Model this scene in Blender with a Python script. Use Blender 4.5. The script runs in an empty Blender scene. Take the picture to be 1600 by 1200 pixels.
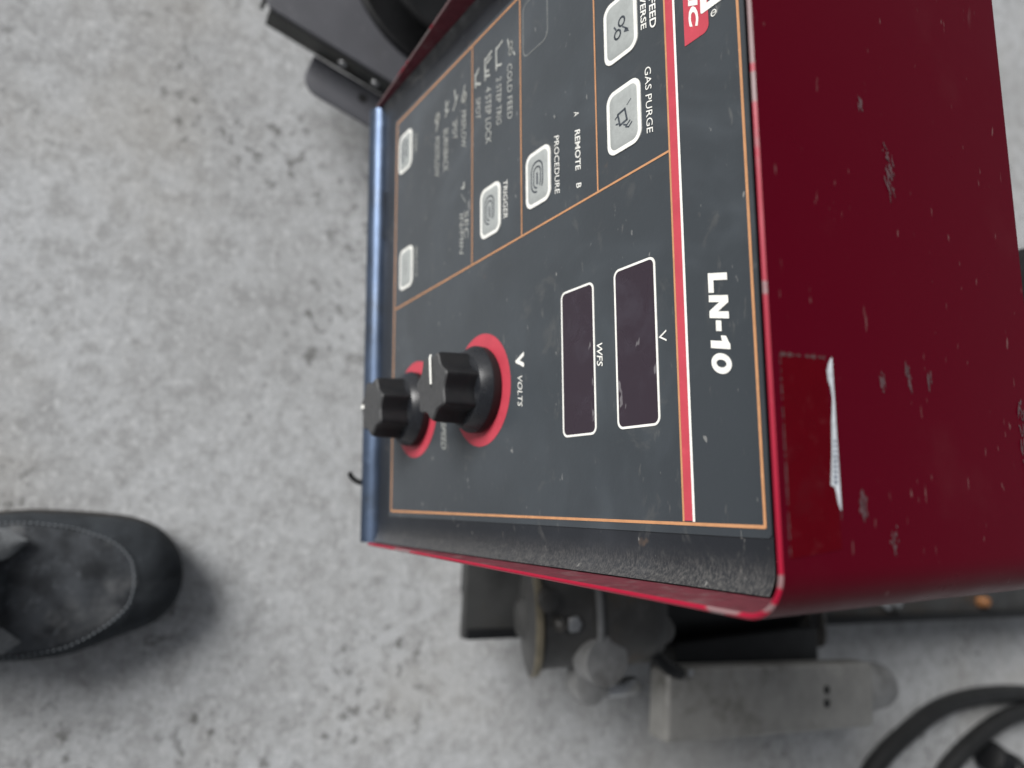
import bpy, bmesh, math, random
from mathutils import Vector, Matrix, noise
S = bpy.context.scene
COL = S.collection
R = math.radians
rnd = random.Random(7)

# ------------------------------------------------------------------ camera
cam_d = bpy.data.cameras.new('camera')
cam = bpy.data.objects.new('camera', cam_d)
COL.objects.link(cam)
S.camera = cam
cam_d.sensor_fit = 'HORIZONTAL'
cam_d.sensor_width = 36.0
cam_d.lens = 26.415
cam_d.clip_start = 0.01
cam_d.clip_end = 200
ax = Vector((0.006107791, 0.885402250, 0.464785487))      # picture right, in the world
ay = Vector((-0.989640932, -0.061316835, 0.129811677))    # picture up
az = Vector((0.143434726, -0.460763606, 0.875855798))     # back towards the viewer
cam.matrix_world = Matrix(((ax.x, ay.x, az.x, 0), (ax.y, ay.y, az.y, 0), (ax.z, ay.z, az.z, .70), (0, 0, 0, 1)))
cam_d.dof.use_dof = True
cam_d.dof.focus_distance = 0.262
cam_d.dof.aperture_fstop = 7.2

# ------------------------------------------------------------------ world and sun
SUN_EL, SUN_AZ = 31.0, (-0.57, -0.82)                     # where the light comes from
W = bpy.data.worlds.new('World')
S.world = W
W.use_nodes = True
nt = W.node_tree
sky = nt.nodes.new('ShaderNodeTexSky')
sky.sky_type = 'NISHITA'
sky.sun_disc = False
sky.sun_elevation = R(SUN_EL)
sky.sun_rotation = math.atan2(SUN_AZ[0], SUN_AZ[1])
sky.dust_density = 3.0
sky.air_density = 1.0
sky.ozone_density = 1.0
hs = nt.nodes.new('ShaderNodeHueSaturation')
hs.inputs['Saturation'].default_value = 0.20
nt.links.new(sky.outputs[0], hs.inputs['Color'])
nt.links.new(hs.outputs[0], nt.nodes['Background'].inputs[0])
nt.nodes['Background'].inputs[1].default_value = 0.05
sun_d = bpy.data.lights.new('sun', 'SUN')
sun_d.energy = 3.0
sun_d.angle = R(30)
sun_d.color = (1.0, .985, .96)
sun = bpy.data.objects.new('sun', sun_d)
COL.objects.link(sun)
k = math.cos(R(SUN_EL))
sun.rotation_euler = Vector((SUN_AZ[0]*k, SUN_AZ[1]*k, math.sin(R(SUN_EL)))).to_track_quat('Z', 'Y').to_euler()
S.view_settings.view_transform = 'Standard'
S.view_settings.look = 'None'
S.view_settings.exposure = 0.50
S.view_settings.gamma = 1.0

# ------------------------------------------------------------------ materials
def L(c):
    return tuple(((v/255)/12.92 if v <= 10 else ((v/255+.055)/1.055)**2.4) for v in c)

class Mat:
    def __init__(self, name, col, rough=.5, metal=0.0, spec=.5, coat=0.0, coat_rough=.1):
        self.m = bpy.data.materials.new(name)
        self.m.use_nodes = True
        self.t = self.m.node_tree
        self.b = self.t.nodes['Principled BSDF']
        self.b.inputs['Base Color'].default_value = (*col, 1)
        self.b.inputs['Roughness'].default_value = rough
        self.b.inputs['Metallic'].default_value = metal
        self.b.inputs['Specular IOR Level'].default_value = spec
        self.b.inputs['Coat Weight'].default_value = coat
        self.b.inputs['Coat Roughness'].default_value = coat_rough
        self.col = None
        self.base = col
    def n(self, t, **kw):
        nd = self.t.nodes.new(t)
        for k_, v in kw.items():
            if k_ in nd.inputs: nd.inputs[k_].default_value = v
            else: setattr(nd, k_, v)
        return nd
    def lk(self, a, b): self.t.links.new(a, b)
    def coord(self, scale=(1, 1, 1), rot=(0, 0, 0), loc=(0, 0, 0)):
        tc = self.n('ShaderNodeTexCoord')
        mp = self.n('ShaderNodeMapping')
        mp.inputs['Scale'].default_value = scale
        mp.inputs['Rotation'].default_value = rot
        mp.inputs['Location'].default_value = loc
        self.lk(tc.outputs['Object'], mp.inputs['Vector'])
        return mp.outputs[0]
    def noise(self, scale, detail=3, rough=.55, stretch=(1, 1, 1), rot=(0, 0, 0), loc=(0, 0, 0), dist=0):
        nd = self.n('ShaderNodeTexNoise')
        nd.inputs['Scale'].default_value = scale
        nd.inputs['Detail'].default_value = detail
        nd.inputs['Roughness'].default_value = rough
        nd.inputs['Distortion'].default_value = dist
        self.lk(self.coord(stretch, rot, loc), nd.inputs['Vector'])
        return nd.outputs['Fac']
    def ramp(self, src, a, b, va=0.0, vb=1.0):
        r_ = self.n('ShaderNodeMapRange')
        r_.interpolation_type = 'SMOOTHSTEP'
        for i_, v in enumerate((a, b, va, vb)): r_.inputs[1+i_].default_value = v
        self.lk(src, r_.inputs[0])
        return r_.outputs[0]
    def mul(self, a, b, op='MULTIPLY'):
        m_ = self.n('ShaderNodeMath', operation=op)
        for i_, v in enumerate((a, b)):
            if isinstance(v, (int, float)): m_.inputs[i_].default_value = v
            else: self.lk(v, m_.inputs[i_])
        return m_.outputs[0]
    def mixcol(self, fac, col):
        mx = self.n('ShaderNodeMix', data_type='RGBA')
        if isinstance(fac, (int, float)): mx.inputs[0].default_value = fac
        else: self.lk(fac, mx.inputs[0])
        if self.col is None: mx.inputs[6].default_value = (*self.base, 1)
        else: self.lk(self.col, mx.inputs[6])
        mx.inputs[7].default_value = (*col, 1)
        self.col = mx.outputs[2]
        self.lk(self.col, self.b.inputs['Base Color'])
        return self
    def rough(self, fac, a, b):
        self.lk(self.ramp(fac, 0, 1, a, b), self.b.inputs['Roughness'])
        return self
    def bump(self, src, strength=.2, dist=.001):
        bp = self.n('ShaderNodeBump')
        bp.inputs['Strength'].default_value = strength
        bp.inputs['Distance'].default_value = dist
        self.lk(src, bp.inputs['Height'])
        self.lk(bp.outputs[0], self.b.inputs['Normal'])
        return self
    def axis(self, i):
        tc = self.n('ShaderNodeTexCoord')
        sp = self.n('ShaderNodeSeparateXYZ')
        self.lk(tc.outputs['Object'], sp.inputs[0])
        return sp.outputs[i]

def mat_concrete():
    m = Mat('concrete', (.435, .447, .460), .85, spec=.3)
    m.mixcol(m.ramp(m.noise(6, 5, .65), .38, .66, 0, .60), (.31, .313, .315))
    m.mixcol(m.ramp(m.noise(48, 6, .75, dist=.4), .45, .62, 0, .60), (.26, .262, .264))
    m.mixcol(m.ramp(m.noise(130, 5, .7, loc=(3, 7, 1)), .50, .68, 0, .60), (.57, .58, .59))
    m.mixcol(m.ramp(m.noise(150, 5, .7, loc=(6, 2, 1)), .52, .70, 0, .48), (.21, .213, .213))
    m.mixcol(m.ramp(m.noise(3.2, 4, .6, loc=(9, 2, 4)), .50, .70, 0, .35), (.335, .315, .28))
    clus = m.ramp(m.noise(5.5, 3, .55, loc=(5, 1, 2)), .50, .62, 0.03, 1)
    pits = m.ramp(m.noise(74, 4, .65, loc=(1, 3, 8)), .53, .65, 0, .80)
    m.mixcol(m.mul(clus, pits), (.10, .10, .095))
    m.mixcol(m.ramp(m.noise(330, 2, .6, loc=(2, 2, 2)), .60, .72, 0, .6), (.68, .69, .70))
    m.mixcol(m.ramp(m.noise(300, 2, .6, loc=(5, 2, 7)), .60, .72, 0, .6), (.14, .14, .14))
    m.bump(m.noise(140, 5, .7), .4, .0018)
    return m.m

def mat_red(lit_chipped=False):
    m = Mat('red_paint_lit_edge' if lit_chipped else 'red_paint', (.080, .0007, .0075) if not lit_chipped else (.30, .006, .028), .32, spec=.22 if lit_chipped else .07)  # edge red brightened to carry the sky reflection on the rolled edge
    dust = m.ramp(m.noise(26, 4, .6, loc=(4, 0, 1)), .56, .84, 0, .22)
    m.mixcol(dust, (.11, .025, .03))
    scr = m.ramp(m.noise(60, 3, .6, stretch=(.4, 1.3, 1), rot=(0, 0, .12)), .68, .76, 0, .5)
    msk = m.ramp(m.noise(11, 2, .5, loc=(2, 5, 1)), .50, .64)
    m.mixcol(m.mul(scr, msk), (.16, .10, .10))
    sp = m.ramp(m.noise(460, 2, .5, stretch=(.28, 1.2, 1)), .71, .765, 0, .27)
    m.mixcol(sp, (.30, .22, .21))
    if lit_chipped:
        c = m.ramp(m.noise(70, 3, .6, stretch=(1, .2, .3), loc=(.3, 0, 0)), .61, .64)
        m.mixcol(m.mul(c, .75), (.20, .18, .18))
        c2 = m.ramp(m.noise(60, 3, .6, stretch=(1, .2, .3), loc=(2.3, 0, 0)), .44, .47)
        m.mixcol(m.mul(m.mul(c2, m.ramp(m.axis(0), .035, .010)), .8), (.17, .155, .155))
    m.rough(m.noise(40, 4, .6), .22, .46)
    return m.m

def mat_face(name, base, dusty):
    m = Mat(name, base, .40, spec=.5)
    m.b.inputs['Sheen Weight'].default_value = .22
    m.b.inputs['Sheen Roughness'].default_value = .45
    m.mixcol(m.ramp(m.noise(14, 4, .6), .42, .75, 0, .5), tuple(v*1.55+.006 for v in base))
    m.mixcol(m.ramp(m.noise(7, 4, .7, dist=.8, loc=(2, 9, 4)), .48, .66, 0, .55), tuple(v*1.7+.012 for v in base))
    m.mixcol(m.ramp(m.noise(34, 4, .7, dist=1.2, loc=(7, 1, 4)), .58, .72, 0, .35), (.085, .086, .084))
    st = m.noise(300, 3, .6, stretch=(.36, 1, 1))
    m.mixcol(m.ramp(st, .64, .78, 0, dusty*.55), (.24, .23, .21))
    sp = m.ramp(m.noise(330, 2, .5, stretch=(.5, 1, 1), loc=(3, 1, 2)), .72, .77, 0, .34)
    m.mixcol(sp, (.42, .42, .40))
    blot = m.ramp(m.noise(70, 3, .6, loc=(8, 3, 5)), .70, .80, 0, .35)
    m.mixcol(blot, (.17, .11, .07))
    m.rough(m.noise(22, 4, .6), .30, .55)
    m.bump(m.noise(500, 2, .6), .12, .0003)
    return m

def mat_sheet():
    m = mat_face('black_sheet_metal', (.007, .009, .013), .3)
    m.b.inputs['Sheen Weight'].default_value = .04
    x = m.axis(0)
    edge = m.mul(m.ramp(x, .1255, .1390), m.ramp(m.noise(1300, 4, .8, stretch=(.4, 1, 1), rot=(0, .25, 0)), .38, .74, .06, .68))
    m.mixcol(edge, (.165, .160, .152))
    edge2 = m.mul(m.ramp(x, -.1300, -.1372), m.ramp(m.noise(90, 4, .65), .40, .70, 0, .30))
    m.mixcol(edge2, (.20, .20, .20))
    return m.m

def mat_plain(name, col, rough=.5, metal=0, spec=.5, var=.25, scale=60, dirt=None, bump=0):
    m = Mat(name, col, rough, metal, spec)
    m.mixcol(m.ramp(m.noise(scale, 4, .6), .35, .70, 0, 1), tuple(v*(1-var) for v in col))
    m.mixcol(m.ramp(m.noise(scale*2.7, 3, .6, loc=(3, 1, 4)), .58, .74, 0, .6), tuple(min(1, v*(1+var)+.01) for v in col))
    if dirt: m.mixcol(m.ramp(m.noise(scale*.45, 4, .65, loc=(1, 6, 2)), .50, .72, 0, .7), dirt)
    if bump: m.bump(m.noise(scale*6, 3, .6), bump, .0006)
    m.rough(m.noise(scale*.8, 3, .6), max(.05, rough-.12), min(1, rough+.12))
    return m.m

def mat_lens():
    m = Mat('display_lens', (.024, .015, .024), .22, spec=.5)
    m.mixcol(m.ramp(m.noise(45, 4, .7, dist=.6), .48, .72, 0, .55), (.040, .033, .046))  # paler blotches painted in as reflections on the glass
    m.mixcol(m.ramp(m.noise(230, 2, .5, stretch=(.5, 1, 1)), .69, .74, 0, .6), (.20, .19, .20))
    m.rough(m.noise(30, 3, .6), .16, .40)
    return m.m

M = dict(
    concrete=mat_concrete(), red=mat_red(), red_edge=mat_red(True), sheet=mat_sheet(),
    plate=mat_face('nameplate_print', (.025, .032, .039), .4).m,
    white=mat_plain('white_ink', (.78, .78, .74), .5, var=.12, scale=300),
    dim=mat_plain('faded_white_ink', (.40, .41, .39), .5, var=.25, scale=500),
    grey_ink=mat_plain('grey_ink', (.16, .17, .17), .5, scale=300),
    orange=mat_plain('orange_ink', (.50, .25, .12), .5, var=.15, scale=200),
    red_ink=mat_plain('red_ink', (.47, .05, .075), .5, var=.10, scale=120),
    pad=mat_plain('button_grey', (.33, .35, .345), .45, var=.10, scale=400, bump=.1),
    symbol=mat_plain('symbol_ink', (.05, .06, .075), .5),
    lens=mat_lens(),
    knob=mat_plain('shaded_black_plastic', (.009, .0095, .011), .42, var=.2, scale=200, bump=.08),  # knob sides blackened to put the flutes in shade
    skirt=mat_plain('satin_black_plastic', (.013, .0145, .018), .28, spec=.6, var=.2, scale=200, bump=.05),
    knob_face=mat_plain('greyer_black_plastic', (.05, .051, .053), .55, var=.2, scale=300, bump=.1),  # knob cap, paler than the sides
    shadow_gap=mat_plain('gap_shade_black', (.006, .006, .007), .7),  # near-black painted for the shade in gaps, holes and under the knob skirts
    steel=mat_plain('grey_steel', (.085, .083, .080), .42, .35, var=.3, scale=50, dirt=(.10, .075, .05), bump=.1),
    cover=mat_plain('grey_cast_cover', (.29, .285, .27), .42, .2, var=.18, scale=45, dirt=(.10, .095, .08), bump=.12),
    cast=mat_plain('cast_metal', (.26, .262, .262), .5, .1, var=.3, scale=60, dirt=(.07, .065, .06), bump=.2),
    cast_shaded=mat_plain('shaded_cast_metal', (.060, .060, .059), .5, .1, var=.3, scale=60, bump=.2),  # gearbox metal darkened in colour for the shadow of the box
    brass=mat_plain('dull_brass', (.24, .21, .15), .45, .3, var=.3, scale=80),
    silver=mat_plain('zinc_plate', (.48, .49, .50), .32, .85, var=.2, scale=90),
    black=mat_plain('black_paint', (.0055, .006, .007), .5, spec=.3, var=.3, scale=60),
    deck=mat_plain('black_deck_paint', (.042, .043, .043), .5, var=.4, scale=25, dirt=(.05, .042, .035)),
    base=mat_plain('grey_blue_paint', (.078, .080, .092), .55, var=.15, scale=30, dirt=(.06, .06, .065)),
    base_lip=mat_plain('dusty_dark_paint', (.060, .062, .060), .6, var=.3, scale=40, dirt=(.09, .08, .06)),
    cable=mat_plain('black_cable_jacket', (.012, .0125, .013), .55, var=.3, scale=40, bump=.1),
    orange_plastic=mat_plain('orange_plastic', (.20, .085, .03), .5),
    suede=mat_plain('dark_grey_suede', (.068, .074, .083), .9, spec=.2, var=.6, scale=44, dirt=(.19, .195, .20), bump=.35),
    suede_dark=mat_plain('dark_suede_edge', (.036, .041, .047), .85, spec=.2, var=.35, scale=60, bump=.3),
    sole=mat_plain('black_sole_rubber', (.018, .015, .013), .75, var=.3, scale=50, dirt=(.05, .035, .022)),
    thread=mat_plain('grey_thread', (.20, .22, .24), .8, var=.2, scale=300),
    lace=mat_plain('grey_lace', (.15, .16, .17), .85, var=.3, scale=400, bump=.3),
    paper=mat_plain('torn_white_paper', (.58, .62, .66), .8, var=.25, scale=350, bump=.3),
    blue_ink=mat_plain('blue_ink', (.05, .07, .16), .6),
    red_in=mat_plain('dusty_red_paint', (.17, .035, .05), .6, spec=.3, var=.25, scale=220, dirt=(.20, .12, .125)),
    lip=mat_plain('lip_sky_tint', (.075, .105, .165), .36, .75, var=.3, scale=40, dirt=(.05, .055, .06)),  # blue sky reflection on the lip is tinted into this base colour
    fresh_red=mat_plain('unfaded_red_paint', (.085, .0005, .004), .34, spec=.07, var=.08, scale=90, dirt=(.074, .005, .009)),
    glue=mat_plain('grey_glue_line', (.10, .05, .052), .7, var=.5, scale=150),
    scuff=mat_plain('grey_scuff', (.105, .055, .062), .7, var=.4, scale=400),
)

# ------------------------------------------------------------------ mesh helpers
class MB:
    def __init__(self): self.v, self.f, self.mi = [], [], []
    def add(self, verts, faces, mi=0):
        o = len(self.v)
        self.v += [Vector(p) for p in verts]
        self.f += [tuple(i+o for i in f) for f in faces]
        self.mi += [mi]*len(faces)
        return self
    def grid(self, rows, close_u=False, caps=False, mi=0):
        n_, m_ = len(rows), len(rows[0])
        fs = []
        for i in range(n_-1):
            for j in range(m_ if close_u else m_-1):
                fs.append((i*m_+j, i*m_+(j+1) % m_, (i+1)*m_+(j+1) % m_, (i+1)*m_+j))
        if caps:
            fs.append(tuple(range(m_-1, -1, -1)))
            fs.append(tuple((n_-1)*m_+j for j in range(m_)))
        return self.add([p for r_ in rows for p in r_], fs, mi)
    def tube(self, pts, r, n=10, mi=0, caps=True):
        pts = [Vector(p) for p in pts]
        rows = []
        ref = Vector((.13, .21, 1)).normalized()
        for i, p in enumerate(pts):
            t = (pts[min(i+1, len(pts)-1)]-pts[max(i-1, 0)]).normalized()
            if abs(t.dot(ref)) > .95: ref = Vector((1, .1, .05)).normalized()
            a = t.cross(ref).normalized(); b = t.cross(a)
            rr_ = r[i] if isinstance(r, (list, tuple)) else r
            rows.append([p+a*rr_*math.cos(2*math.pi*k_/n)+b*rr_*math.sin(2*math.pi*k_/n) for k_ in range(n)])
        return self.grid(rows, True, caps, mi)
    def lathe(self, prof, c, axis, u, n=48, mod=None, mi=0, caps=True):
        c = Vector(c); axis = Vector(axis).normalized(); u = Vector(u).normalized(); w = axis.cross(u)
        rows = []
        for (r, h) in prof:
            row = []
            for k_ in range(n):
                a = 2*math.pi*k_/n
                q = r*(mod(a, h) if mod else 1)
                row.append(c+axis*h+(u*math.cos(a)+w*math.sin(a))*q)
            rows.append(row)
        return self.grid(rows, True, caps, mi)
    def prism(self, outline, z0, z1, place=lambda x, y, z: Vector((x, y, z)), mi=0):
        n_ = len(outline)
        vs = [place(x, y, z0) for x, y in outline]+[place(x, y, z1) for x, y in outline]
        fs = [tuple(range(n_-1, -1, -1)), tuple(range(n_, 2*n_))]
        fs += [(i, (i+1) % n_, n_+(i+1) % n_, n_+i) for i in range(n_)]
        return self.add(vs, fs, mi)
    def flat(self, outline, z, place, mi=0):
        return self.add([place(x, y, z) for x, y in outline], [tuple(range(len(outline)))], mi)
    def ring(self, outer, inner, z0, z1, place, mi=0):
        n_ = len(outer)
        vs = [place(x, y, z1) for x, y in outer]+[place(x, y, z1) for x, y in inner]+[place(x, y, z0) for x, y in outer]+[place(x, y, z0) for x, y in inner]
        fs = []
        for i in range(n_):
            j = (i+1) % n_
            fs += [(i, j, n_+j, n_+i), (2*n_+i, 2*n_+j, j, i), (n_+i, n_+j, 3*n_+j, 3*n_+i)]
        return self.add(vs, fs, mi)
    def box(self, a, b, mat=None, mi=0):
        (x0, y0, z0), (x1, y1, z1) = a, b
        vs = [Vector(p) for p in ((x0, y0, z0), (x1, y0, z0), (x1, y1, z0), (x0, y1, z0), (x0, y0, z1), (x1, y0, z1), (x1, y1, z1), (x0, y1, z1))]
        if mat: vs = [mat @ p for p in vs]
        return self.add(vs, [(0, 3, 2, 1), (4, 5, 6, 7), (0, 1, 5, 4), (1, 2, 6, 5), (2, 3, 7, 6), (3, 0, 4, 7)], mi)
    def build(self, name, mats, parent=None, bevel=0, seg=2, sharp=32, orient=True):
        me = bpy.data.meshes.new(name)
        off = Vector(parent['_at']) if parent and '_at' in parent else Vector((0, 0, 0))
        me.from_pydata([p-off for p in self.v], [], self.f)
        mats = mats if isinstance(mats, (list, tuple)) else [mats]
        for m_ in mats: me.materials.append(M[m_])
        for p, i in zip(me.polygons, self.mi): p.material_index = i
        bm = bmesh.new(); bm.from_mesh(me)
        if orient: bmesh.ops.recalc_face_normals(bm, faces=bm.faces)
        if bevel:
            es = [e for e in bm.edges if len(e.link_faces) == 2 and e.calc_face_angle(0) > R(sharp)]
            bmesh.ops.bevel(bm, geom=es, offset=bevel, segments=seg, profile=.5, affect='EDGES', clamp_overlap=True)
        for f in bm.faces: f.smooth = True
        for e in bm.edges: e.smooth = len(e.link_faces) == 2 and e.calc_face_angle(0) < R(sharp)
        bm.to_mesh(me); bm.free()
        o = bpy.data.objects.new(name, me)
        COL.objects.link(o)
        if parent:
            o.parent = parent
            if '_at' in parent: o['_at'] = parent['_at']
        return o

def thing(name, label, cat, loc, group=None):
    o = bpy.data.objects.new(name, None)
    COL.objects.link(o)
    o.location = loc
    o.empty_display_size = .05
    o['label'] = label; o['category'] = cat; o['_at'] = tuple(loc)
    if group: o['group'] = group
    return o

def rr(x0, x1, y0, y1, r, n=6):
    out = []
    rs = r if isinstance(r, (list, tuple)) else (r,)*4          # corners: ++, -+, --, +-
    for (cx, cy, a0, q) in ((x1-rs[0], y1-rs[0], 0, rs[0]), (x0+rs[1], y1-rs[1], 90, rs[1]), (x0+rs[2], y0+rs[2], 180, rs[2]), (x1-rs[3], y0+rs[3], 270, rs[3])):
        for k_ in range(n+1):
            a = R(a0+90*k_/n)
            out.append((cx+q*math.cos(a), cy+q*math.sin(a)))
    return out
def circle(cx, cy, r, n=40): return [(cx+r*math.cos(2*math.pi*k_/n), cy+r*math.sin(2*math.pi*k_/n)) for k_ in range(n)]
def spline(pts, k_=8, closed=False):
    P = [Vector(p) for p in pts]; out = []
    n_ = len(P)
    for i in range(n_ if closed else n_-1):
        g = (lambda j: P[j % n_]) if closed else (lambda j: P[max(0, min(n_-1, j))])
        a, b, c, d = g(i-1), g(i), g(i+1), g(i+2)
        for s in range(k_):
            t = s/k_
            out.append(.5*((2*b)+(c-a)*t+(2*a-5*b+4*c-d)*t*t+(3*b-a-3*c+d)*t**3))
    if not closed: out.append(P[-1])
    return out

# ------------------------------------------------------------------ the floor
fl = MB(); fl.box((-40, -40, -.05), (40, 40, 0))
o = fl.build('concrete_floor', 'concrete'); o['kind'] = 'structure'
o['label'] = 'worn light grey concrete floor with dark pits'

# ------------------------------------------------------------------ the wire feeder control box
XL, XR, YF, YB, ZT, ZB = -.2497, .0304, .1359, .2470, .5730, .2555
RAD, TH = .0120, .0015
TILT = .072
N_ = Vector((0, -1, TILT)).normalized()          # out of the front panel
U_ = Vector((0, TILT, 1)).normalized()           # up the front panel
P0 = Vector((0, .1415, .2575))
def PP(x, s, o=0.0):                             # millimetres on the panel -> metres in the place
    return P0+Vector((x/1000, 0, 0))+U_*(s/1000)+N_*(o/1000)

feeder = thing('wire_feeder', 'dark red welding wire feeder box with black control panel and two black knobs', 'wire feeder', (-.11, .19, 0))

def u_profile(inset, zb):
    r = RAD-inset
    pts = [(XR-inset, zb)]
    for k_ in range(9):
        a = R(90*k_/8)
        pts.append((XR-RAD+r*math.cos(a), ZT-RAD+r*math.sin(a)))
    for k_ in range(9):
        a = R(90+90*k_/8)
        pts.append((XL+RAD+r*math.cos(a), ZT-RAD+r*math.sin(a)))
    pts.append((XL+inset, zb))
    return pts
def sub_profile(pts):                            # a few extra points on the long straight runs
    out = []
    for a, b in zip(pts, pts[1:]):
        n_ = 12 if math.dist(a, b) > .05 else 1
        out += [(a[0]+(b[0]-a[0])*t/n_, a[1]+(b[1]-a[1])*t/n_) for t in range(n_)]
    return out+[pts[-1]]
po, pi_ = sub_profile(u_profile(0, ZB)), sub_profile(u_profile(TH, ZB))
mb = MB()
E_ = .0006
po_e, pi_e = sub_profile(u_profile(E_, ZB)), sub_profile(u_profile(TH-E_, ZB))
mb.grid([[Vector((x, y, z)) for x, z in po] for y in (YF+E_, YF+.02, (YF+YB)/2, YB-E_)])
mb.grid([[Vector((x, y, z)) for x, z in pi_] for y in (YF+E_, YF+.02, (YF+YB)/2, YB-E_)], mi=2)
def y_(pr, y): return [Vector((x, y, z)) for x, z in pr]
mb.grid([y_(po, YF+E_), y_(po_e, YF), y_(pi_e, YF), y_(pi_, YF+E_)], mi=1)
mb.grid([y_(po, YB-E_), y_(po_e, YB), y_(pi_e, YB), y_(pi_, YB-E_)], mi=0)
bm_case = mb.build('case', ['red', 'red_edge', 'red_in'], feeder, orient=True)

# front sheet: tilted flat face, curved up slightly where it meets the side walls
mb = MB()
xs = [-247.55, -247.2, -246.4, -245.2, -243.5, -241]+[-241+k_*(22.0+241)/12 for k_ in range(1, 13)]+[24.5, 26.2, 27.4, 28.15, 28.35]
def lift(x):
    e = min(x+247.6, 28.4-x)
    return 0 if e > 7 else 3.2*(1-e/7)**2
rows = [[PP(x, s, lift(x)) for x in xs] for s in [0.2+k_*(289.3/16) for k_ in range(17)]]
mb.grid(rows)
sheet = mb.build('front_sheet', 'sheet', feeder, orient=False)

# rolled bottom lip
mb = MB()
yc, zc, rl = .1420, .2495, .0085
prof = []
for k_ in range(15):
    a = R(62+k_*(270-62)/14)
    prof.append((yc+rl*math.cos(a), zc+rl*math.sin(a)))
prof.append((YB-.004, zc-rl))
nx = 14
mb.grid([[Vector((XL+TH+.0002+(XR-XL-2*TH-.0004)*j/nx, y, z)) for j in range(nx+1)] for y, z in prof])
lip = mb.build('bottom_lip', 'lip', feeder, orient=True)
mb = MB(); mb.box((XL+TH+.0003, YB-.003, ZB+.001), (XR-TH-.0003, YB-.0015, ZT-TH-.0005))
mb.build('back_panel', 'black', feeder)
mb = MB(); mb.flat(rr(-190.5, -158, 1.4, 3.6, .8, 3), 1.2, PP)
mb.build('slot', 'shadow_gap', feeder, orient=False)
mb = MB(); mb.tube(spline([(-.0065, .139, .2475), (-.0072, .1325, .2450), (-.0105, .1285, .2435), (-.0128, .1275, .2440)], 5), .0016, 6)
mb.build('tie_end', 'black', feeder)

# nameplate
DX0, DX1, DS0, DS1 = -230.5, 13.0, 17.5, 289.2
mb = MB(); mb.prism(rr(DX0, DX1, DS0, DS1, 1.5, 4), .02, .38, PP)
plate = mb.build('nameplate', 'plate', feeder)
T1, T2 = .52, .60
def bar(name, pts, w, mat, o=T1):                # a printed line of width w through pts
    mb = MB()
    for a, b in zip(pts, pts[1:]):
        d = Vector((b[0]-a[0], b[1]-a[1])); d.normalize(); q = Vector((-d.y, d.x))*w/2; d = d*w/2
        mb.add([PP(a[0]-d.x-q.x, a[1]-d.y-q.y, o), PP(b[0]+d.x-q.x, b[1]+d.y-q.y, o), PP(b[0]+d.x+q.x, b[1]+d.y+q.y, o), PP(a[0]-d.x+q.x, a[1]-d.y+q.y, o)], [(0, 1, 2, 3)])
    return mb.build(name, mat, plate, orient=False)
mb = MB(); mb.ring(rr(-228.3, 10.4, 20.2, 287.7, .6, 2), rr(-227.3, 9.4, 21.2, 286.7, .3, 2), .38, T1, PP)
mb.build('border_line', 'orange', plate)
XA, XB = -114.2, -109.0
bar('divider_line', [(XA, 254.9), (XB, 21.8)], .85, 'orange')
bar('divider_line', [(-226.8, 117.3), (-111.9, 117.3)], .85, 'orange', T1+.02)
bar('divider_line', [(-226.8, 162.8), (-112.9, 162.8)], .85, 'orange', T1+.02)
bar('divider_line', [(-226.8, 216.8), (-114.1, 216.8)], .85, 'orange', T1+.02)
bar('stripe', [(-226.8, 255.65), (8.8, 255.65)], .8, 'orange')
bar('stripe', [(-225.2, 257.85), (7.2, 257.85)], 3.5, 'red_ink', T1+.03)
bar('stripe', [(-226.6, 260.1), (8.7, 260.1)], 1.05, 'white')

def text(body, x0, x1, s0, s1, mat='white', bold=0.0, parent=None, o=T2, name='lettering', shear=0.0, lean=.24):
    cu = bpy.data.curves.new('t', 'FONT')
    cu.body = body; cu.size = 1; cu.offset = bold; cu.resolution_u = 3; cu.shear = shear
    ob = bpy.data.objects.new('t', cu)
    COL.objects.link(ob)
    dg = bpy.context.evaluated_depsgraph_get()
    me = bpy.data.meshes.new_from_object(ob.evaluated_get(dg))
    bpy.data.objects.remove(ob); bpy.data.curves.remove(cu)
    ax0 = min(v.co.x for v in me.vertices); ax1 = max(v.co.x for v in me.vertices)
    ay0 = min(v.co.y for v in me.vertices); ay1 = max(v.co.y for v in me.vertices)
    mb = MB()
    x1 -= lean*(s1-s0)
    mb.add([PP(x0+(v.co.x-ax0)/(ax1-ax0)*(x1-x0)+lean*(v.co.y-ay0)/(ay1-ay0)*(s1-s0), s0+(v.co.y-ay0)/(ay1-ay0)*(s1-s0), o) for v in me.vertices], [tuple(p.vertices) for p in me.polygons])
    bpy.data.meshes.remove(me)
    return mb.build(name, mat, parent or plate, orient=False)

mb = MB()
for q in ([(-67.6, 270.3), (-61.0, 270.3), (-61.0, 272.5), (-65.2, 272.5), (-65.2, 278), (-67.6, 278)],
          [(-60.2, 270.3), (-57.9, 270.3), (-57.9, 278), (-60.2, 278)], [(-54.9, 270.3), (-52.6, 270.3), (-52.6, 278), (-54.9, 278)],
          [(-57.9, 274.4), (-57.9, 278), (-54.9, 273.9), (-54.9, 270.3)],
          [(-51.9, 272.7), (-48.4, 272.7), (-48.4, 274.9), (-51.9, 274.9)],
          [(-45.2, 270.3), (-42.7, 270.3), (-42.7, 278), (-44.4, 278), (-45.2, 277.4)], [(-45.2, 274.9), (-45.2, 277.4), (-47.0, 276.5), (-47.0, 274.4)]):
    mb.flat([(-67.6+(x+67.6)*.955+.22*(y-270.3), y) for x, y in q], T2, PP)
PS = lambda x, y, o: PP(-67.6+(x+67.6)*.955+.22*(y-270.3), y, o)
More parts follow.
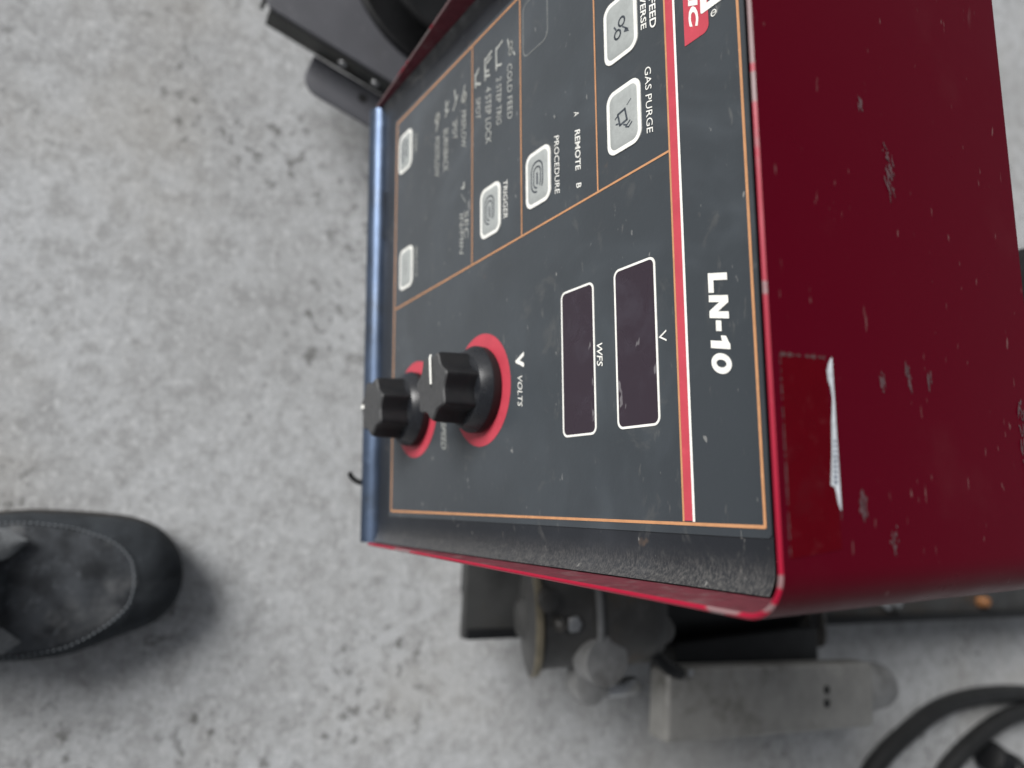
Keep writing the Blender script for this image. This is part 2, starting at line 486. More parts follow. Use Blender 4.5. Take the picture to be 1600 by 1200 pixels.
mb.ring([(-37.9+3.35*math.cos(t*math.pi/20), 274.15+3.95*math.sin(t*math.pi/20)) for t in range(40)], [(-37.9+1.25*math.cos(t*math.pi/20), 274.15+2.0*math.sin(t*math.pi/20)) for t in range(40)], .40, T2, PS)
mb.build('lettering', 'white', plate)
text('V', -53.3, -49.4, 247.4, 251.0, lean=0)
text('WFS', -55.6, -45.8, 213.9, 217.3, bold=.01)
text('V', -60.2, -53.4, 157.0, 163.8, bold=.05, lean=0)
text('VOLTS', -50.8, -36.4, 158.6, 162.3)
text('SPEED', -36.2, -21.6, 84.9, 90.3, 'dim')
text('FEED', -174.6, -162.2, 248.3, 251.5, bold=.015)
text('COLD', -187.4, -176.6, 248.3, 251.5, bold=.015)
text('REVERSE', -183.2, -164.4, 243.6, 246.6, bold=.015)
text('GAS PURGE', -149.8, -124.2, 244.9, 248.1)
text('A', -152.2, -149.5, 202.7, 206.0)
text('REMOTE', -144.2, -126.4, 203.0, 206.5, bold=.012)
text('B', -121.7, -118.9, 203.4, 206.6, bold=.01)
text('PROCEDURE', -147.8, -121.8, 188.6, 192.0)
text('TRIGGER', -143.8, -124.2, 147.3, 151.0)
text('COLD FEED', -199.4, -171.0, 151.4, 155.8, 'dim')
text('2 STEP TRIG', -197.6, -172.6, 141.4, 146.0, 'dim')
text('4 STEP LOCK', -197.6, -167.0, 131.0, 136.4, 'dim')
text('SPOT', -196.6, -184.2, 121.3, 125.8, 'dim')
text('PREFLOW', -197.0, -175.6, 105.8, 110.8, 'dim')
text('SPOT', -195.8, -184.2, 95.8, 101.0, 'dim')
text('BURNBACK', -195.8, -170.2, 85.2, 90.6, 'dim')
text('POSTFLOW', -195.6, -171.2, 74.6, 80.0, 'dim')
text('SEC', -141.5, -126.0, 109.2, 113.6, 'dim')
text('IN/MIN', -141.5, -119.4, 104.3, 108.2, 'dim')
text('TIMER', -210.0, -197.4, 47.2, 50.2, 'dim')
text('SELECT', -140.0, -121.0, 50.2, 52.8, 'dim')

# small pictograms beside the option lists
def mark(strokes, mat='dim', w=.9):
    mb = MB()
    for pts in strokes:
        for a, b in zip(pts, pts[1:]):
            d = Vector((b[0]-a[0], b[1]-a[1])); d.normalize(); q = Vector((-d.y, d.x))*w/2; d = d*w/3
            mb.add([PP(a[0]-d.x-q.x, a[1]-d.y-q.y, T2), PP(b[0]+d.x-q.x, b[1]+d.y-q.y, T2), PP(b[0]+d.x+q.x, b[1]+d.y+q.y, T2), PP(a[0]-d.x+q.x, a[1]-d.y+q.y, T2)], [(0, 1, 2, 3)])
    return mb.build('pictogram', mat, plate, orient=False)
def circ(x, y, r): return circle(x, y, r, 16)+[circle(x, y, r, 16)[0]]
mark([circ(-208.0, 154.6, 1.5), circ(-204.6, 154.6, 1.5), [(-212.0, 152.2), (-208.5, 152.8)], [(-203.0, 157.0), (-201.2, 158.2)]])
mark([[(-213.4, 141.4), (-202.2, 141.4)], [(-212.6, 141.6), (-214.0, 147.0)], [(-204.0, 141.8), (-202.6, 146.0)]], w=1.2)
mark([[(-213.4, 130.6), (-202.2, 130.6)], [(-212.6, 131.0), (-214.2, 137.0)], [(-210.2, 132.4), (-211.4, 136.4)], [(-204.0, 131.0), (-202.6, 135.0)], [(-206.6, 131.2), (-205.4, 134.0)]], w=1.2)
mark([[(-210.0, 120.6), (-203.0, 120.8)], [(-208.8, 121.0), (-211.5, 124.0)], [(-204.4, 122.0), (-202.6, 125.6)]], w=1.3)
mark([circ(-203.6, 108.6, 2.4), circ(-203.6, 108.6, 1.1), [(-209.6, 109.4), (-206.8, 108.0)]], w=1.1)
mark([[(-212.4, 98.0), (-205.6, 99.6)], [(-205.6, 99.6), (-202.0, 96.4)], [(-208.0, 101.6), (-206.0, 99.8)]], w=1.1)
mark([[(-211.0, 87.8), (-203.4, 88.6)], [(-209.6, 90.6), (-206.0, 87.0)], [(-205.0, 90.8), (-202.4, 87.2)]], w=1.1)
mark([circ(-206.0, 77.4, 2.6), circ(-206.0, 77.4, 1.2), [(-202.8, 78.0), (-199.0, 76.4)]], w=1.1)
mark([[(-157.0, 108.6), (-154.2, 109.0), (-154.8, 106.4)]], w=1.2)
mark([[(-151.4, 106.0), (-146.0, 110.6)]], 'grey_ink', w=1.2)
mark([[(-157.0, 188.8), (-156.0, 189.4)]], 'grey_ink', w=1.0)
mark([circ(-55.0, 87.6, 2.0), circ(-50.4, 87.6, 2.0)], 'dim', w=.8)

# trade mark block at the top left of the panel
mb = MB(); mb.flat(rr(-214, -147.3, 264.6, 275.4, (2.4, .3, .3, .3), 5), T1, PP)
logo = mb.build('badge', 'red_ink', plate, orient=False)
text('ELECTRIC', -197.0, -151.3, 266.9, 271.2, bold=.05, shear=.12)
mb = MB(); mb.ring(rr(-217, -154.4, 272.3, 285.0, .7, 2), rr(-214.4, -157.0, 275.0, 282.4, .2, 2), .38, T2+.04, PP)
mb.build('badge_frame', 'white', plate)
mb = MB(); mb.ring(circle(-151.9, 277.7, 1.15, 24), circle(-151.9, 277.7, .85, 24), .38, T2, PP)
mb.build('registered_mark', 'white', plate)
text('R', -152.35, -151.45, 277.1, 278.4)

# faded outline of an unused key
mb = MB(); mb.ring(rr(-221.5, -194.8, 164.9, 185.1, 4.2, 6), rr(-220.8, -195.5, 165.6, 184.4, 3.6, 6), .38, T1, PP)
mb.build('blank_key_outline', 'grey_ink', plate)

# push buttons
def button(cx, cy, kind, w=25.0, h=18.8, dull=False):
    x0, x1, y0, y1 = cx-w/2, cx+w/2, cy-h/2, cy+h/2
    lay = [(0, .50), (.0, .70), (.9, 1.0), (3.0, 1.1)]
    mb = MB()
    outs = [rr(x0+1.5+i, x1-1.5-i, y0+1.5+i, y1-1.5-i, max(.5, 3.3-i), 6) for i, _ in lay]
    n_ = len(outs[0])
    mb.grid([[PP(x, y, z) for x, y in q] for q, (_, z) in zip(outs, lay)], True)
    mb.flat(outs[-1], lay[-1][1], PP)
    b = mb.build('push_button', 'pad', feeder)
    mb = MB(); mb.ring(rr(x0, x1, y0, y1, 4.4, 6), rr(x0+1.7, x1-1.7, y0+1.7, y1-1.7, 3.1, 6), .38, .78, PP)
    mb.build('rim', 'white', b)
    mb = MB()
    z = 1.16
    def st(pts, w_=.7):
        for a, c in zip(pts, pts[1:]):
            d = Vector((c[0]-a[0], c[1]-a[1]))
            if d.length < 1e-6: continue
            d.normalize(); q = Vector((-d.y, d.x))*w_/2; d = d*w_/3
            mb.add([PP(cx+a[0]-d.x-q.x, cy+a[1]-d.y-q.y, z), PP(cx+c[0]+d.x-q.x, cy+c[1]+d.y-q.y, z), PP(cx+c[0]+d.x+q.x, cy+c[1]+d.y+q.y, z), PP(cx+a[0]-d.x+q.x, cy+a[1]-d.y+q.y, z)], [(0, 1, 2, 3)])
    def ci(x, y, r, w_=.8): st(circ(x, y, r), w_)
    if kind == 'wheels':
        ci(-1.4, 1.5, 1.7, .8); ci(2.6, -1.0, 1.7, .8)
        st([(1.0, 2.0), (3.4, 4.8)], .6); mb.flat([(cx+2.0, cy+3.6), (cx+3.6, cy+2.5), (cx+4.6, cy+5.6)], z, PP)
        st([(-1.2, -2.8), (.2, -1.8)], .7)
    elif kind == 'bottle':
        st([(-2.0, -2.6), (2.6, -1.6), (2.0, 2.4), (-2.6, 1.4), (-2.0, -2.6)], .9)
        st([(3.2, .5), (4.0, 2.2), (3.0, 4.0)], .6); st([(4.4, 1.5), (5.2, 3.2), (4.0, 5.0)], .6)
        st([(-.8, -4.2), (-1.4, -3.0)], .6); st([(1.4, -3.8), (1.6, -2.6)], .6); st([(-3.6, 2.6), (-5.0, 4.8)], .35)
    elif kind == 'finger':
        o1 = rr(-7.0, 6.6, -4.4, 4.2, 4.0, 5); st(o1[3:], .75)
        st(rr(-4.6, 4.8, -2.6, 2.6, 2.4, 4)[2:], .7); st([(-1.6, 0), (3.0, .1)], 1.1)
    elif kind == 'bar':
        st([(-4.5, 0), (4.5, 0)], .8)
    if mb.v: mb.build('symbol', 'symbol' if kind != 'bar' else 'grey_ink', b, orient=False)
    return b
button(-172.6, 232.4, 'wheels')
button(-136.4, 232.9, 'bottle')
button(-134.5, 176.3, 'finger')
button(-133.1, 135.4, 'finger')
button(-204.0, 34.0, 'finger', 24.5, 18.4, True)
button(-130.6, 37.4, 'bar', 24.5, 18.4, True)

# two display windows
def display(x0, x1, y0, y1):
    mb = MB(); mb.flat(rr(x0+.6, x1-.6, y0+.6, y1-.6, 2.0, 5), .50, PP)
    d = mb.build('display', 'lens', feeder, orient=False)
    mb = MB(); mb.ring(rr(x0, x1, y0, y1, 2.9, 6), rr(x0+.85, x1-.85, y0+.85, y1-.85, 2.2, 6), .38, .60, PP)
    mb.build('frame', 'white', d)
display(-79.4, -21.2, 191.6, 212.8)
display(-80.1, -21.9, 224.8, 246.7)

# knobs on their red rings
def knob(cx, cy, ang, r0=1.0):
    mb = MB(); mb.ring(circle(cx, cy, 26.6, 64), circle(cx, cy, 17.0, 64), .38, T1, PP)
    mb.build('dial_ring', 'red_ink', feeder)
    c = PP(cx, cy, 0); XA_ = Vector((1, 0, 0))
    def m_(a, h):
        return 1.065-.235*(math.sqrt(math.sin(3.5*a-.253)**2+.012)-.09)
    mb = MB()
    mb.lathe([(.0158, .0080), (.0157, .012), (.0155, .018), (.0153, .0240), (.0149, .0256)], c, N_, XA_, 140, m_, caps=False)
    pr = [(.0149, .0256), (.0143, .02645), (.0130, .0266), (.006, .0262), (.0004, .0262)]
    mb.lathe(pr, c, N_, XA_, 140, lambda a, h: m_(a, h) if h != .0262 else 1, mi=1, caps=False)
    kb = mb.build('knob', ['knob', 'knob_face'], feeder, sharp=50)
    mb = MB()
    mb.lathe([(.0165, .0008), (.0198, .0010), (.0202, .0016), (.0204, .0052)], c, N_, XA_, 72, caps=False)  # lower skirt wall coloured as the shade under the knob
    mb.lathe([(.0204, .0052), (.0202, .0058), (.0172, .0104), (.0150, .0112), (.012, .0114)], c, N_, XA_, 72, mi=1, caps=False)
    mb.build('skirt', ['shadow_gap', 'skirt'], kb)
    mb = MB(); mb.lathe([(.016, .0004), (.016, .0012)], c, N_, XA_, 32)
    mb.build('bushing', 'shadow_gap', kb)
    d = Vector((math.cos(ang), math.sin(ang))); q = Vector((-d.y, d.x))*1.05
    def pk(r, s_, h): return PP(cx+d.x*r+q.x*s_, cy+d.y*r+q.y*s_, h)
    rows = [[pk(r, s_, h) for s_ in (-1, 1)] for r, h in ((r0, 26.5), (max(7, r0+.5), 26.75), (13.0, 26.95), (14.6, 26.6), (15.1, 25.4))]
    mb = MB(); mb.grid(rows)
    mb.build('pointer', 'white', kb, orient=False)
knob(-48, 126, R(181))
knob(-46, 53, R(-95), 10.5)

# torn sticker on the top
mb = MB()
ZS = ZT+.0001
def top(x, y, z=0): return Vector((x/1000, y/1000, ZS+z/1000))
mb.add([top(-32, 139.4), top(-32.4, 155.0), top(14.0, 156.5), top(15.5, 139.0), top(-10, 139.0)], [(0, 1, 2, 3, 4)])
stk = mb.build('sticker_patch', 'fresh_red', feeder, orient=False)
mb = MB()
def wob_line(a, b, w, n_=24):
    for i in range(n_):
        t0, t1 = i/n_, (i+1)/n_
        if rnd.random() < .18: continue
        p, q = Vector(a).lerp(Vector(b), t0), Vector(a).lerp(Vector(b), t1)
        d = (q-p).normalized(); s_ = Vector((-d.y, d.x))*w*(.4+rnd.random()*.8)/2
        mb.add([top(*(p-s_), .02), top(*(q-s_), .02), top(*(q+s_), .02), top(*(p+s_), .02)], [(0, 1, 2, 3)])
wob_line((-32.4, 139.3), (15.0, 139.0), .45, 60)
wob_line((-32.6, 139.3), (-32.9, 155.4), 1.0, 30)
wob_line((-32.9, 156.9), (8.0, 157.0), .35, 40)
mb.build('glue_line', 'glue', stk, orient=False)
mb = MB()
yb = lambda x: 157.0-.006*x
prof = [(-33.0, .15), (-31.5, .9), (-29.5, 1.5), (-27.2, 1.3), (-25.2, .7), (-22.6, .45), (-19.6, .8), (-17.0, 1.05), (-13.0, 1.3), (-9.0, 1.55), (-5.5, 1.9), (-3.0, 2.1), (-1.4, 2.35), (-.9, 1.3), (.6, 1.0), (2.6, .75), (4.6, .15)]
for (xa, wa), (xb, wb) in zip(prof, prof[1:]):
    mb.add([top(xa, yb(xa)-wa*1.35, .10), top(xb, yb(xb)-wb*1.35, .10), top(xb, yb(xb), .22), top(xa, yb(xa), .22)], [(0, 1, 2, 3)])
mb.build('torn_paper', 'paper', stk, orient=False)
mb = MB()
for i in range(9):
    x = -12.5+i*1.25
    w_ = 1.0+.8*(i/9)
    mb.add([top(x, 157-w_*1.25, .30), top(x+.55, 157-w_*1.25, .30), top(x+.75, 157-w_*.55, .30), top(x+.2, 157-w_*.5, .30)], [(0, 1, 2, 3)])
mb.build('ink_trace', 'blue_ink', stk, orient=False)
# rubbed marks on the lid
for (cx, cy, l, w, a, nb) in ((-88, 186, 13, 4.5, .35, 14), (-105, 176, 4, 2.0, .2, 4), (-30, 187, 6, 2.2, .1, 6), (-28, 176, 5, 2, .3, 6), (3, 165, 8, 3, .2, 9), (-30, 196, 4, 1.6, .0, 4), (12, 176, 7, 3, .1, 6), (-8, 238, 40, 3.4, .04, 34)):
    mb = MB()
    for i in range(int(nb*2.4)):
        px = cx+(rnd.random()+rnd.random()-1)*.62*l; py = cy+(rnd.random()+rnd.random()-1)*.62*w
        ll = (.35+rnd.random()**2*1.9); ww = .12+rnd.random()*.32
        d = Vector((math.cos(a+rnd.uniform(-.3, .3)), math.sin(a+rnd.uniform(-.3, .3)))); q = Vector((-d.y, d.x))
        pts = []
        for k_ in range(9):
            t = 2*math.pi*k_/9; j = .7+rnd.random()*.6
            v = Vector((px, py))+d*ll*math.cos(t)*j+q*ww*math.sin(t)*j
            pts.append(top(v.x, v.y, .03+i*.004))
        mb.add(pts, [tuple(range(9))])
    mb.build('scuff_mark', 'scuff', feeder, orient=False)

# mounting bracket under the box, hidden behind it, down to the deck
mb = MB(); mb.box((-.16, YB+.001, .086), (.012, YB+.020, .40)); mb.box((-.16, YB-.09, .2330), (.012, YB+.001, .2440))
mb.build('mounting_bracket', 'black', feeder, bevel=.002)

# ------------------------------------------------------------------ black deck behind the box
deck = thing('steel_deck', 'flat black steel deck running back behind the red box', 'deck', (0, .28, 0))
rot = Matrix.Translation((.126, .277, 0)) @ Matrix.Rotation(R(-3.2), 4, 'Z')
mb = MB(); mb.box((-.34, 0, .070), (0, .95, .080), rot); mb.build('deck_plate', 'deck', deck, bevel=.002)
mb = MB(); mb.box((-.009, .0005, .0802), (-.0005, .949, .0865), rot); mb.build('raised_rim', 'black', deck, bevel=.0015)
for x, y in ((-.30, .06), (-.06, .06), (-.30, .86), (-.06, .86)):
    mb = MB(); mb.box((x-.02, y-.02, .012), (x+.02, y+.02, .070), rot); mb.box((x-.03, y-.03, 0), (x+.03, y+.03, .012), rot)
    mb.build('foot', 'black', deck, bevel=.002)
mb = MB(); mb.lathe([(.011, 0), (.011, .006), (.006, .009), (.006, .02)], rot @ Vector((-.025, .555, .0802)), (0, 0, 1), (1, 0, 0), 6)
mb.build('bolt', 'silver', deck, bevel=.0008)
mb = MB(); mb.lathe([(.008, 0), (.008, .006), (.006, .012), (.002, .014)], rot @ Vector((-.022, .745, .0802)), (0, 0, 1), (1, 0, 0), 20)
mb.build('cap', 'orange_plastic', deck)
mb = MB(); mb.box((-.272, .155, .0802), (-.18, .2, .480), rot); mb.build('upright', 'black', deck, bevel=.006, seg=3)

# ------------------------------------------------------------------ wire drive hanging beside the deck
drive = thing('wire_drive', 'grey cast wire drive with flat metal cover to the right of the red box', 'wire drive', (.15, .45, 0))
DM = Matrix.Translation((.141, .404, 0)) @ Matrix.Rotation(R(-4.9), 4, 'Z')
# cover
mb = MB(); mb.box((0, 0, .174), (.0575, .247, .2), DM)
cover = mb.build('cover', 'cover', drive, bevel=.005, seg=4)
for x in (.022, .0335):
    mb = MB(); mb.lathe([(.0038, .0), (.0038, .0012)], DM @ Vector((x, .182, .1992)), (0, 0, 1), (1, 0, 0), 16)
    mb.build('hole', 'shadow_gap', cover)
mb = MB(); mb.lathe([(.003, 0), (.0028, .0012), (.0015, .002)], DM @ Vector((.003, .022, .2)), (0, 0, 1), (1, 0, 0), 12)
mb.build('rivet', 'silver', cover)
mb = MB(); mb.lathe([(.020, 0), (.022, .004), (.022, .042), (.019, .05)], DM @ Vector((.031, .2475, .170)), (0, 1, 0), (1, 0, 0), 28)
mb.build('outlet_bushing', 'cast', drive)
# gearbox and motor
GA = Vector((.1000, .3040, .148))
GX = Vector((-.06, .935, .35))
mb = MB(); mb.lathe([(.0445, -.0005), (.0458, .0005), (.0458, .0045), (.0445, .006)], GA, GX, (1, 0, 0), 48, caps=False); mb.build('flange_ring', 'brass', drive)
mb = MB(); mb.lathe([(.012, -.010), (.018, -.004), (.040, -.002), (.0446, -.0004)], GA, GX, (1, 0, 0), 48); mb.build('flange', 'cast_shaded', drive)
mb = MB(); mb.lathe([(.0415, .0075), (.0405, .012), (.0405, .042), (.0415, .044), (.0455, .046), (.0455, .052), (.043, .054), (.043, .098), (.040, .104), (.02, .106)], GA, GX, (1, 0, 0), 48)
gear = mb.build('gearbox', 'cast_shaded', drive)
mb = MB(); mb.lathe([(.0458, .0465), (.0464, .0475), (.0464, .0505), (.0458, .0515)], GA, GX, (1, 0, 0), 48, caps=False); mb.build('ring', 'cast', gear)
mb = MB(); mb.lathe([(.0432, .056), (.0436, .058), (.0436, .094), (.0425, .0965)], GA, GX, (1, 0, 0), 48, caps=False); mb.build('barrel', 'steel', gear)
for a in (1.55,):
    e = Vector((math.cos(a), -.35*math.sin(a), .935*math.sin(a)))
    mb = MB(); mb.lathe([(.0065, -.002), (.0065, .004), (.0055, .0052), (.0001, .0052)], GA+GX*.029+e*.0395, e, GX, 6); mb.build('bolt', 'silver', gear, bevel=.0006)
for (x, y, z, r) in ((.082, .300, .186, .010), (.098, .306, .193, .006), (.108, .392, .205, .012)):
    mb = MB(); mb.lathe([(r, -.02), (r, .0), (r*.85, .006), (r*.3, .009)], (x, y, z), (.1, -.15, 1), (1, 0, 0), 20)
    mb.build('boss', 'steel', gear)
mb = MB(); mb.lathe([(.030, 0), (.044, .004), (.044, .20), (.038, .215), (.02, .217)], Vector((.096, .400, .128)), (0, 1, 0), (1, 0, 0), 40)
mb.build('motor', 'black', drive)
mb = MB(); mb.prism(rr(.078, .152, .080, .172, .012, 5), 0, .004, lambda x, z, y: Vector((x, .618+y, z)))
mb.build('end_plate', 'steel', drive, bevel=.001)
mb = MB(); mb.box((.105, .606, .160), (.150, .618, .166)); mb.build('end_flange', 'steel', drive, bevel=.001)
mb = MB(); mb.lathe([(.008, 0), (.008, .0011)], (.126, .612, .166), (0, 0, 1), (1, 0, 0), 16); mb.build('hole', 'shadow_gap', drive)
mb = MB(); mb.box((.050, .38, .0805), (.132, .60, .090)); mb.build('mounting_foot', 'black', drive, bevel=.002)
mb = MB(); mb.box((.128, .43, .140), (.170, .60, .179)); mb.build('cover_bracket', 'black', drive, bevel=.002)
# tension knob, its screw and the pivoting arm
mb = MB(); mb.lathe([(.008, -.062), (.008, -.020)], (.127, .342, .200), (0, 0, 1), (1, 0, 0), 16); mb.build('screw', 'silver', drive)
mb = MB(); mb.lathe([(.0172, -.022), (.0192, -.020), (.0192, -.0012), (.0184, 0), (.0002, 0)], (.1275, .3405, .2060), (.02, -.05, 1), (1, 0, 0), 36); mb.build('tension_knob', 'cast', drive)
mb = MB(); mb.prism(spline([(.128, .350), (.150, .336), (.166, .342), (.170, .356), (.160, .366), (.140, .372)], 4, True) and [(v.x, v.y) for v in spline([(.128, .350, 0), (.150, .336, 0), (.166, .342, 0), (.170, .356, 0), (.160, .366, 0), (.140, .372, 0)], 4, True)], .150, .168)
mb.build('pressure_arm', 'cast', drive, bevel=.002)
mb = MB(); mb.lathe([(.007, 0), (.0075, .003), (.0075, .026), (.006, .029)], (.158, .364, .168), (0, .9, .1), (1, 0, 0), 16); mb.build('pivot_pin', 'silver', drive)
mb = MB(); mb.tube(spline([(.112, .376, .192), (.125, .385, .203), (.138, .398, .206), (.144, .412, .204)], 5), [.0052]*16, 10); mb.build('lever', 'black', drive)

# ------------------------------------------------------------------ cable coil on the floor
mb = MB()
path = [(.47, .905, .014), (.43, .955, .014), (.372, 1.029, .014), (.335, 1.125, .016), (.322, 1.205, .022), (.335, 1.30, .032), (.42, 1.365, .036), (.55, 1.33, .034), (.63, 1.2, .030), (.635, 1.03, .026), (.57, .88, .022), (.455, .815, .018), (.36, .862, .015), (.311, .962, .014), (.291, 1.056, .014), (.298, 1.20, .014), (.33, 1.36, .014), (.36, 1.55, .014), (.30, 1.85, .014)]
mb.tube(spline(path, 9), .0122, 14)
cb = mb.build('welding_cable', 'cable')
cb['label'] = 'thick black cable looped on the concrete floor beside the drive'; cb['category'] = 'cable'
plug = thing('cable_plug', 'black cylindrical plug lying on the floor inside the cable loop', 'plug', (.375, 1.13, 0))
mb = MB(); mb.lathe([(.014, 0), (.021, .003), (.021, .018), (.018, .02), (.018, .04), (.021, .042), (.021, .070), (.012, .075), (.010, .10)], (.366, 1.105, .0212), (.50, .86, 0), (0, 0, 1), 28); mb.build('shell', 'black', plug)
mb = MB(); mb.lathe([(.0216, .048), (.0222, .05), (.0222, .062), (.0216, .064)], (.366, 1.105, .0212), (.50, .86, 0), (0, 0, 1), 28, caps=False); mb.build('grip_ring', 'cable', plug)

# ------------------------------------------------------------------ grey steel stand to the left, with a black spool on it
stand = thing('steel_stand', 'grey painted steel stand with a drilled foot tab left of the red box', 'stand', (-.42, .2, 0))
SA = Vector((-.4010, .0905, 0)); ang = math.atan2(.194-.090, -.363+.401)
SM = Matrix.Translation(SA) @ Matrix.Rotation(ang, 4, 'Z')      # local x runs back along the visible edge, y to the left
mb = MB(); mb.prism([(-.009, .010), (0, .0), (.36, 0), (.36, .26), (-.009, .26)], .096, .100, lambda x, y, z: SM @ Vector((x, y, z)))
mb.build('top_plate', 'base', stand, bevel=.001)
mb = MB(); mb.box((0, .0, .074), (.36, .003, .0955), SM); mb.box((-.009, .010, .074), (-.006, .26, .0955), SM); mb.build('side_lip', 'base_lip', stand, bevel=.0008)
tab = [(v.x, v.y) for v in (Vector(p) for p in rr(.046, .160, -.034, .0, (.001, .001, .016, .016), 6))]
mb = MB(); mb.prism(tab, .070, .0735, lambda x, y, z: SM @ Vector((x, y, z)))
tb = mb.build('foot_tab', 'base', stand, bevel=.0008)
mb = MB(); mb.lathe([(.0042, 0), (.0042, .0006)], SM @ Vector((.098, -.013, .0735)), (0, 0, 1), (1, 0, 0), 16); mb.build('hole', 'shadow_gap', tb)
for x in (.070, .102):
    mb = MB(); mb.lathe([(.0045, 0), (.004, .0015), (.002, .0025)], SM @ Vector((x, -.0003, .0845)), SM.to_3x3() @ Vector((0, -1, 0)), (0, 0, 1), 12); mb.build('rivet', 'silver', stand)
for x, y in ((.12, .09), (.33, .09), (.12, .23), (.33, .23)):
    mb = MB(); mb.box((x-.018, y-.018, 0), (x+.018, y+.018, .0955), SM); mb.build('leg', 'black', stand, bevel=.002)
spool = thing('spool', 'black round spool standing on the grey stand, mostly out of view', 'spool', (-.47, .265, .1003))
sc_ = Vector((-.478, .252, .1003))
mb = MB(); mb.lathe([(.095, 0), (.098, .002), (.098, .005), (.095, .007), (.060, .0075)], sc_, (0, 0, 1), (1, 0, 0), 64); mb.build('lower_flange', 'black', spool)
mb = MB(); mb.lathe([(.062, .0076), (.062, .048)], sc_, (0, 0, 1), (1, 0, 0), 48); mb.build('hub', 'black', spool)
mb = MB(); mb.lathe([(.060, .0482), (.095, .0485), (.098, .050), (.098, .053), (.095, .055), (.02, .055)], sc_, (0, 0, 1), (1, 0, 0), 64); mb.build('upper_flange', 'black', spool)

# ------------------------------------------------------------------ the shoe
shoe = thing('shoe', 'dark grey suede lace-up shoe with grey stitching on the concrete', 'shoe', (.064, -.08, 0))
SXc = .0645
outl = [(.0540, .004), (.0515, .016), (.046, .0265), (.036, .0375), (.022, .0460), (.004, .0515), (-.022, .0545), (-.055, .0548), (-.090, .0515), (-.125, .0455), (-.160, .0400), (-.195, .0385), (-.220, .0370), (-.236, .030), (-.245, .018), (-.248, .004)]
def cxy(y): return SXc+.0065*max(0, (.05-abs(y+.01))/.05)*.4
right = [(cxy(y)+w*(1-.16*math.exp(-((y-.012)/.030)**2)), y) for y, w in outl]; left = [(cxy(y)-w, y) for y, w in reversed(outl)]
sole_o = [(v.x, v.y) for v in spline([(x, y, 0) for x, y in right+left], 3, True)]
mb = MB()
cxm, cym = SXc, -.09
def sc(f): return [((x-cxm)*f+cxm, (y-cym)*(1-(1-f)*.45)+cym) for x, y in sole_o]
mb.grid([[Vector((x, y, z)) for x, y in sc(f)] for f, z in ((.95, 0), (.985, .004), (1, .010), (1, .020), (.975, .024))], True, True)
mb.build('sole', 'sole', shoe, sharp=60)
# upper: sections across the shoe from toe to heel
def hgt(y):
    pts = [(.056, .030), (.048, .040), (.035, .049), (.015, .056), (-.01, .061), (-.035, .067), (-.06, .076), (-.085, .086), (-.12, .094), (-.16, .094), (-.20, .092), (-.246, .090)]
    for (a, ha), (b, hb) in zip(pts, pts[1:]):
        if a >= y >= b: return ha+(hb-ha)*(a-y)/(a-b)
    return pts[0][1] if y > .056 else pts[-1][1]
def wid(y):
    for (a, wa), (b, wb) in zip(outl, outl[1:]):
        if a >= y >= b:
            t = (a-y)/(a-b); return wa+(wb-wa)*t
    return .003
ys = [.0525, .0505, .047, .042, .036, .029, .021, .012, .002, -.008, -.018, -.028, -.038, -.048, -.058, -.068, -.078, -.09, -.105, -.125, -.15, -.175, -.20, -.22, -.235, -.243, -.2465]
def up_pt(y, u, lift_=0.0):                      # u from -1 (left) to 1 (right)
    w = wid(y)*.955; h = hgt(y)-.022
    if u > 0: w *= 1-.16*math.exp(-((y-.012)/.030)**2)
    th = math.pi/2*(1-u)
    e = .78
    cx_ = math.copysign(abs(math.cos(th))**e, math.cos(th)); sz = abs(math.sin(th))**.72
    cr = 0.0
    if -.075 < y < .02:                          # flex creases over the toes
        cr = -.0016*math.exp(-((y+.030+.012*u)/.006)**2)+.0012*math.exp(-((y+.018+.016*u)/.007)**2)-.0012*math.exp(-((y+.052-.01*u)/.006)**2)
    nz = noise.noise(Vector((u*3, y*45, 2.0)))*.0013
    top_f = .5+.5*math.sin(th)
    return Vector((cxy(y)+cx_*w, y, .022+sz*h+(cr+nz)*sz))+Vector((cx_*.4, 0, sz)).normalized()*lift_*top_f
mb = MB()
us = [-1+2*k_/28 for k_ in range(29)]
front_ys = [y for y in ys if y >= -.105]
mb.grid([[up_pt(y, u) for u in us] for y in front_ys])
mb.grid([[Vector((cxy(.0525)+(p.x-cxy(.0525))*.2, .0535, .022+(p.z-.022)*.4)) for p in [up_pt(.0525, u) for u in us]], [up_pt(.0525, u) for u in us]])
# rear quarters with an opening for the foot
back_ys = [-.105]+[y for y in ys if y < -.105]
for sgn in (-1, 1):
    uu = [sgn*(1-.78*k_/10) for k_ in range(11)]
    mb.grid([[up_pt(y, u) for u in uu] for y in back_ys])
heel = [[up_pt(-.2465, -1+2*k_/20) for k_ in range(21)], [Vector((cxy(-.2465)+(p.x-cxy(-.2465))*.9, -.2485, p.z)) for p in [up_pt(-.2465, -1+2*k_/20) for k_ in range(21)]]]
mb.grid(heel)
upper = mb.build('upper', 'suede', shoe, sharp=75)
# darker toe bumper between the sole and the vamp seam
def seam_u(y):                                   # the stitched seam across the vamp
    e = (y-(-.085))/(.018-(-.085))
    e = min(1.0, max(0.0, e))
    return .64*(1-e**2.6)**(1/2.0)
mb = MB()
for sgn in (-1, 1):
    rows = []
    for y in front_ys:
        a = seam_u(y) if y < .018 else 0
        rows.append([up_pt(y, sgn*(a+(1-a)*k_/8), .0016 if k_ > 0 else .0003) for k_ in range(9)])
    mb.grid(rows)
mb.build('toe_bumper', 'suede_dark', upper, sharp=75)
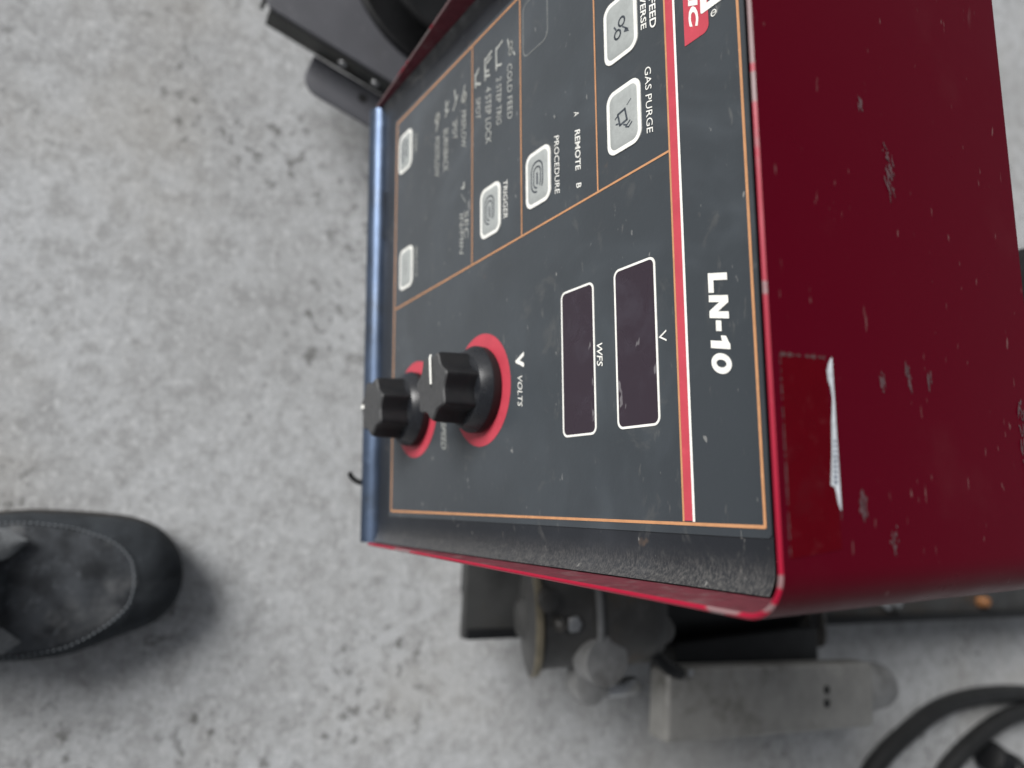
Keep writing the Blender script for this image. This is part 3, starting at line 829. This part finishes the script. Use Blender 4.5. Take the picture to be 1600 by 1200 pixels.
# raised seam with stitches
mb = MB(); n_st = 0
seam = [up_pt(y, -seam_u(y), .0020) for y in [-.085+.103*k_/46 for k_ in range(47)]]
seam2 = [up_pt(y, seam_u(y), .0020) for y in [.018-.103*k_/46 for k_ in range(47)]]
raw = spline(seam+seam2[1:], 3)
full = [raw[0]]
for p, q in zip(raw, raw[1:]):
    while (q-full[-1]).length > .0019:
        full.append(full[-1]+(q-full[-1]).normalized()*.0019)
for i in range(0, len(full)-2, 2):
    a, b = full[i], full[i]+(full[i+1]-full[i])*.95
    if (b-a).length > 1e-5: mb.tube([a, a.lerp(b, .5)+Vector((0, 0, .0004)), b], [.0005, .0008, .0005], 5)
st_ = mb.build('stitching', 'thread', upper); st_['kind'] = 'stuff'
# eyestay flaps, tongue and laces
for sgn in (-1, 1):
    mb = MB()
    rows = []
    for k_ in range(10):
        y = -.050-.095*k_/9
        hw = .19*math.sqrt(max(.0, 1-(1-min(1, k_/3))**2))+.004
        rows.append([up_pt(y, sgn*(.36-hw+2*hw*j/6), .0060+.0035*math.sin(math.pi*j/6)) for j in range(7)])
    mb.grid(rows)
    mb.build('eyestay', 'lace', shoe, sharp=75)  # flaps take the paler lace grey so their edges look lit
mb = MB(); mb.grid([[up_pt(-.060-.125*k_/8, .8*(-.50+j/6)*(.25+.75*min(1, k_/2)), .0012+.0016*k_/8) for j in range(7)] for k_ in range(9)]); mb.build('tongue', 'suede_dark', shoe, sharp=75)  # dark colour paints the deep shadow between vamp and flaps
for i in range(4):
    y = -.070-.018*i
    mb = MB(); mb.tube(spline([up_pt(y, -.30, .006), up_pt(y-.002, -.18, .0095), up_pt(y-.003, 0, .0085), up_pt(y-.001, .18, .0095), up_pt(y, .30, .006)], 6), .0026, 8)
    mb.build('lace', 'lace', shoe)
for sgn in (-1, 1):
    mb = MB(); mb.tube(spline([up_pt(-.118, sgn*.02, .010), up_pt(-.098, sgn*.20, .016), up_pt(-.078, sgn*.38, .013), up_pt(-.071, sgn*.46, .007), up_pt(-.080, sgn*.54, .006), up_pt(-.105, sgn*.44, .010), up_pt(-.122, sgn*.10, .011)], 7), .0026, 8)
    mb.build('lace_loop', 'lace', shoe)

for o in bpy.data.objects:
    if '_at' in o: del o['_at']
